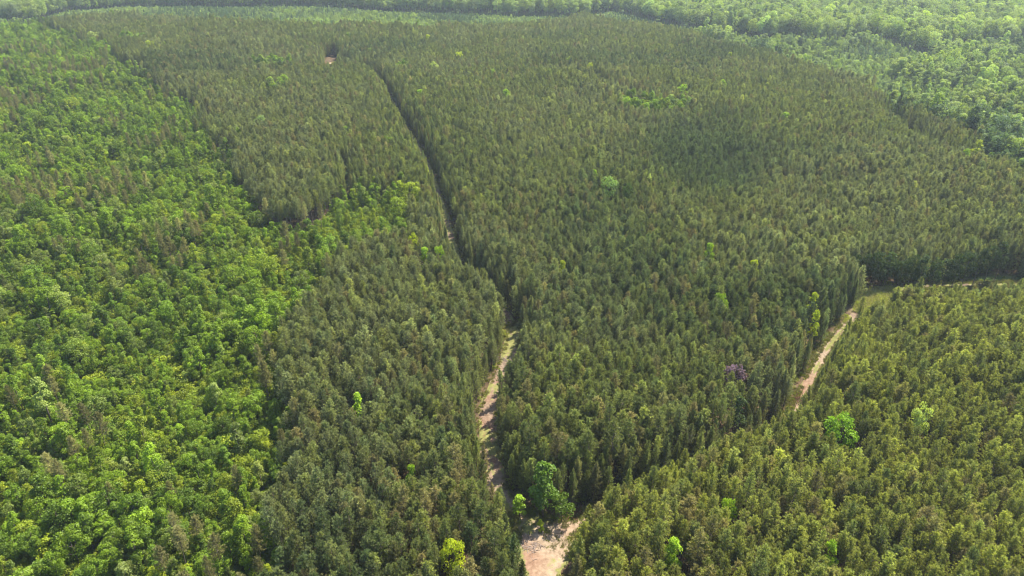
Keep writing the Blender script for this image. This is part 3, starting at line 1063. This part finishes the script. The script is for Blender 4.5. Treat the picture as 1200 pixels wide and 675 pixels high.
scatter("broadleaf_forest", BROAD_COLL, BX[m], BY[m], BZ[m], BSC[m], rotz(BR[m]), BV[m], bt[m],
        "bright green broadleaf wood on the left beyond its nearest trees", "forest")
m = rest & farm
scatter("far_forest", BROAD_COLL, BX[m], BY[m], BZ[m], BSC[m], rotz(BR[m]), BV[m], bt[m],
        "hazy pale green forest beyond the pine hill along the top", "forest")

# --- undergrowth in the broadleaf wood and at stand edges
sx, sy = grid(-520, 300, 55, 620, 2.1, 0.35)
ip_ = inside(PINE, sx, sy)
kp, da, db = off_tracks(sx, sy, 3.0, 2.9)
kp |= inside(OPEN, sx, sy) & (db > 2.5)
dd = np.minimum(da, db)
m = kp & ((~ip_ & (sy < np.interp(sx / sy, _BT, _B[:, 1]))) | in_pocket(sx, sy) | ((dd < 6.5) & (rng.random(len(sx)) < 0.22)) | (inside(OPEN, sx, sy) & (rng.random(len(sx)) < 0.25)))
sx, sy, ip_ = sx[m], sy[m], ip_[m]
n = len(sx)
stint = lerp(MID, LIME, np.clip(rng.normal(0.45, 0.3, n), 0, 1)) * rng.lognormal(0, 0.15, n)[:, None]
stint[ip_] = stint[ip_] * 0.6 + 0.4 * YELL
ss = rng.uniform(0.6, 1.35, n)
ss[ip_] *= 0.55
scatter("undergrowth", hidden_collection("shrub_proto", SHRUBS), sx, sy, height(sx, sy), np.column_stack([ss * 1.1, ss * 1.1, ss]), rotz(rng.uniform(0, 6.28, n)),
        rng.integers(0, 4, n), stint, "low leafy shrubs filling the gaps between the broadleaf trees", "undergrowth")


# --- grass along tracks and around the clearing
def along(L, n, lo, hi):
    k = rng.integers(0, len(L) - 1, n)
    d = unit(np.gradient(L, axis=0))
    s = rng.choice([-1, 1], n) * (lo + (hi - lo) * rng.random(n) ** 1.3)
    p = L[k] + d[k] * rng.uniform(-1.3, 1.3, n)[:, None] + np.column_stack([-d[k, 1], d[k, 0]]) * s[:, None]
    return p


ga = along(TRACK_A[:200], 3800, 1.7, 4.2)
gb = along(TRACK_B, 5200, 1.0, 3.6)
CL = smooth_line(np.vstack([CLEAR, CLEAR[:1]]), 1.0)
gc = CL[rng.integers(0, len(CL), 1300)] + rng.normal(0, 0.9, (1300, 2))
go_ = np.vstack([OPEN.mean(0) + rng.normal(0, 6, (2200, 2))] + [L[rng.integers(0, len(L), 900)] + rng.normal(0, w * 0.6, (900, 2)) for L, w in GAPS if w >= 5 and w != 6.6])
gm_ = CLEAR.mean(0) + rng.normal(0, 3.5, (60, 2))
G = np.vstack([ga, gb, gc, gm_, go_])
nn = noise2(G[:, 0], G[:, 1], 6, 91)
G = G[nn + 0.3 * rng.random(len(G)) > 0.48]
n = len(G)
gt = lerp(np.array((0.13, 0.14, 0.04)), np.array((0.24, 0.21, 0.08)), rng.random(n))
gt = gt + (LIME * 0.8 - gt) * (rng.random(n) < 0.25)[:, None]
gt = np.where((dist_line(np.vstack([OPEN, OPEN[:1]]), G[:, 0], G[:, 1]) < 4)[:, None] | inside(OPEN, G[:, 0], G[:, 1])[:, None], gt * 1.7, gt)
gs = rng.uniform(0.6, 1.4, n) * (1 + 1.0 * inside(OPEN, G[:, 0], G[:, 1]))
scatter("grass", hidden_collection("grass_proto", GRASSES), G[:, 0], G[:, 1], height(G[:, 0], G[:, 1]) + 0.03, np.column_stack([gs, gs, gs]),
        rotz(rng.uniform(0, 6.28, n)), rng.integers(0, 3, n), gt, "dry yellow-green grass along the tracks and round the clearing", "grass")


# ------------------------------------------------------------------ brush lying about the clearing and the tracks
def brush_pile(name, px, py, spread, nst, seed, mat, label, cat, upright=0.25):
    r = np.random.default_rng(seed)
    x, y = at(px, py, 0)
    root = bpy.data.objects.new(name, None)
    COL.objects.link(root)
    root.location = (x, y, float(height(x, y)) + 0.1)
    root["label"], root["category"] = label, cat
    for k in range(nst):
        a = r.uniform(0, 6.28)
        el = abs(r.normal(0, upright))
        L = r.uniform(0.9, 2.4)
        d = np.array([math.cos(a) * math.cos(el), math.sin(a) * math.cos(el), math.sin(el)])
        c = np.array([r.normal(0, spread * 0.4), r.normal(0, spread * 0.4), 0.06 + 0.25 * r.random()])
        pth = [c - d * L * 0.5 * (1 if upright < 0.5 else 0), c + d * L * 0.1 + r.normal(0, 0.06, 3), c + d * L * 0.5 + r.normal(0, 0.1, 3)]
        for p in pth:
            p[2] = max(p[2], 0.03)
        ts = [tube(pth, [0.06, 0.05, 0.02], 4)]
        for _k in range(3):
            q = pth[1] + (pth[2] - pth[1]) * r.random()
            ts.append(tube([q, q + unit(d + r.normal(0, 0.6, 3)) * r.uniform(0.3, 0.8) * (1, 1, 0.6) + (0, 0, 0.1)], [0.025, 0.008], 3))
        tv, tq = join_tubes(ts)
        o = link("stick", mesh_from("stick", tv, [tq], [mat]), parent=root)
    return root


brush_pile("brush_pile", 621, 641, 3.2, 46, 1, M_DEAD, "pile of grey cut branches lying on the pale sand of the clearing", "brush pile")
brush_pile("brush_pile", 596, 424, 3.4, 40, 2, M_DEAD, "grey fallen branches strewn on the track at its first bend", "brush pile")
brush_pile("dead_shrub", 671, 603, 3.4, 60, 3, M_REDBRUSH, "reddish bare-stemmed brush on the right rim of the clearing", "shrub", 1.0)
brush_pile("dead_shrub", 938, 470, 3.2, 60, 4, M_REDBRUSH, "dark red bare-stemmed brush at the lower end of the second track", "shrub", 1.0)

# ------------------------------------------------------------------ haze
hm, hnt, hout = new_mat("haze_air")
pv = hnt.nodes.new('ShaderNodeVolumePrincipled')
pv.inputs['Color'].default_value = (0.78, 0.90, 1.0, 1)
pv.inputs['Density'].default_value = 0.00009
pv.inputs['Anisotropy'].default_value = 0.25
hnt.links.new(pv.outputs[0], hout.inputs['Volume'])
x0, x1, y0, y1, z0, z1 = -9500.0, 9500.0, -3500.0, 12500.0, float(V[:, 2].min()) - 1.5, CAM_H + 6
hv = np.array([(x, y, z) for z in (z0, z1) for y in (y0, y1) for x in (x0, x1)])
hf = np.array([(0, 2, 3, 1), (4, 5, 7, 6), (0, 1, 5, 4), (2, 6, 7, 3), (0, 4, 6, 2), (1, 3, 7, 5)])
link("haze", mesh_from("haze", hv, [hf], [hm]), "thin pale blue summer haze over the whole forest", "haze", "stuff")
print("pines", len(PX), "broadleaf", len(BX), "undergrowth", len(sx), "objects", len(scene.objects))
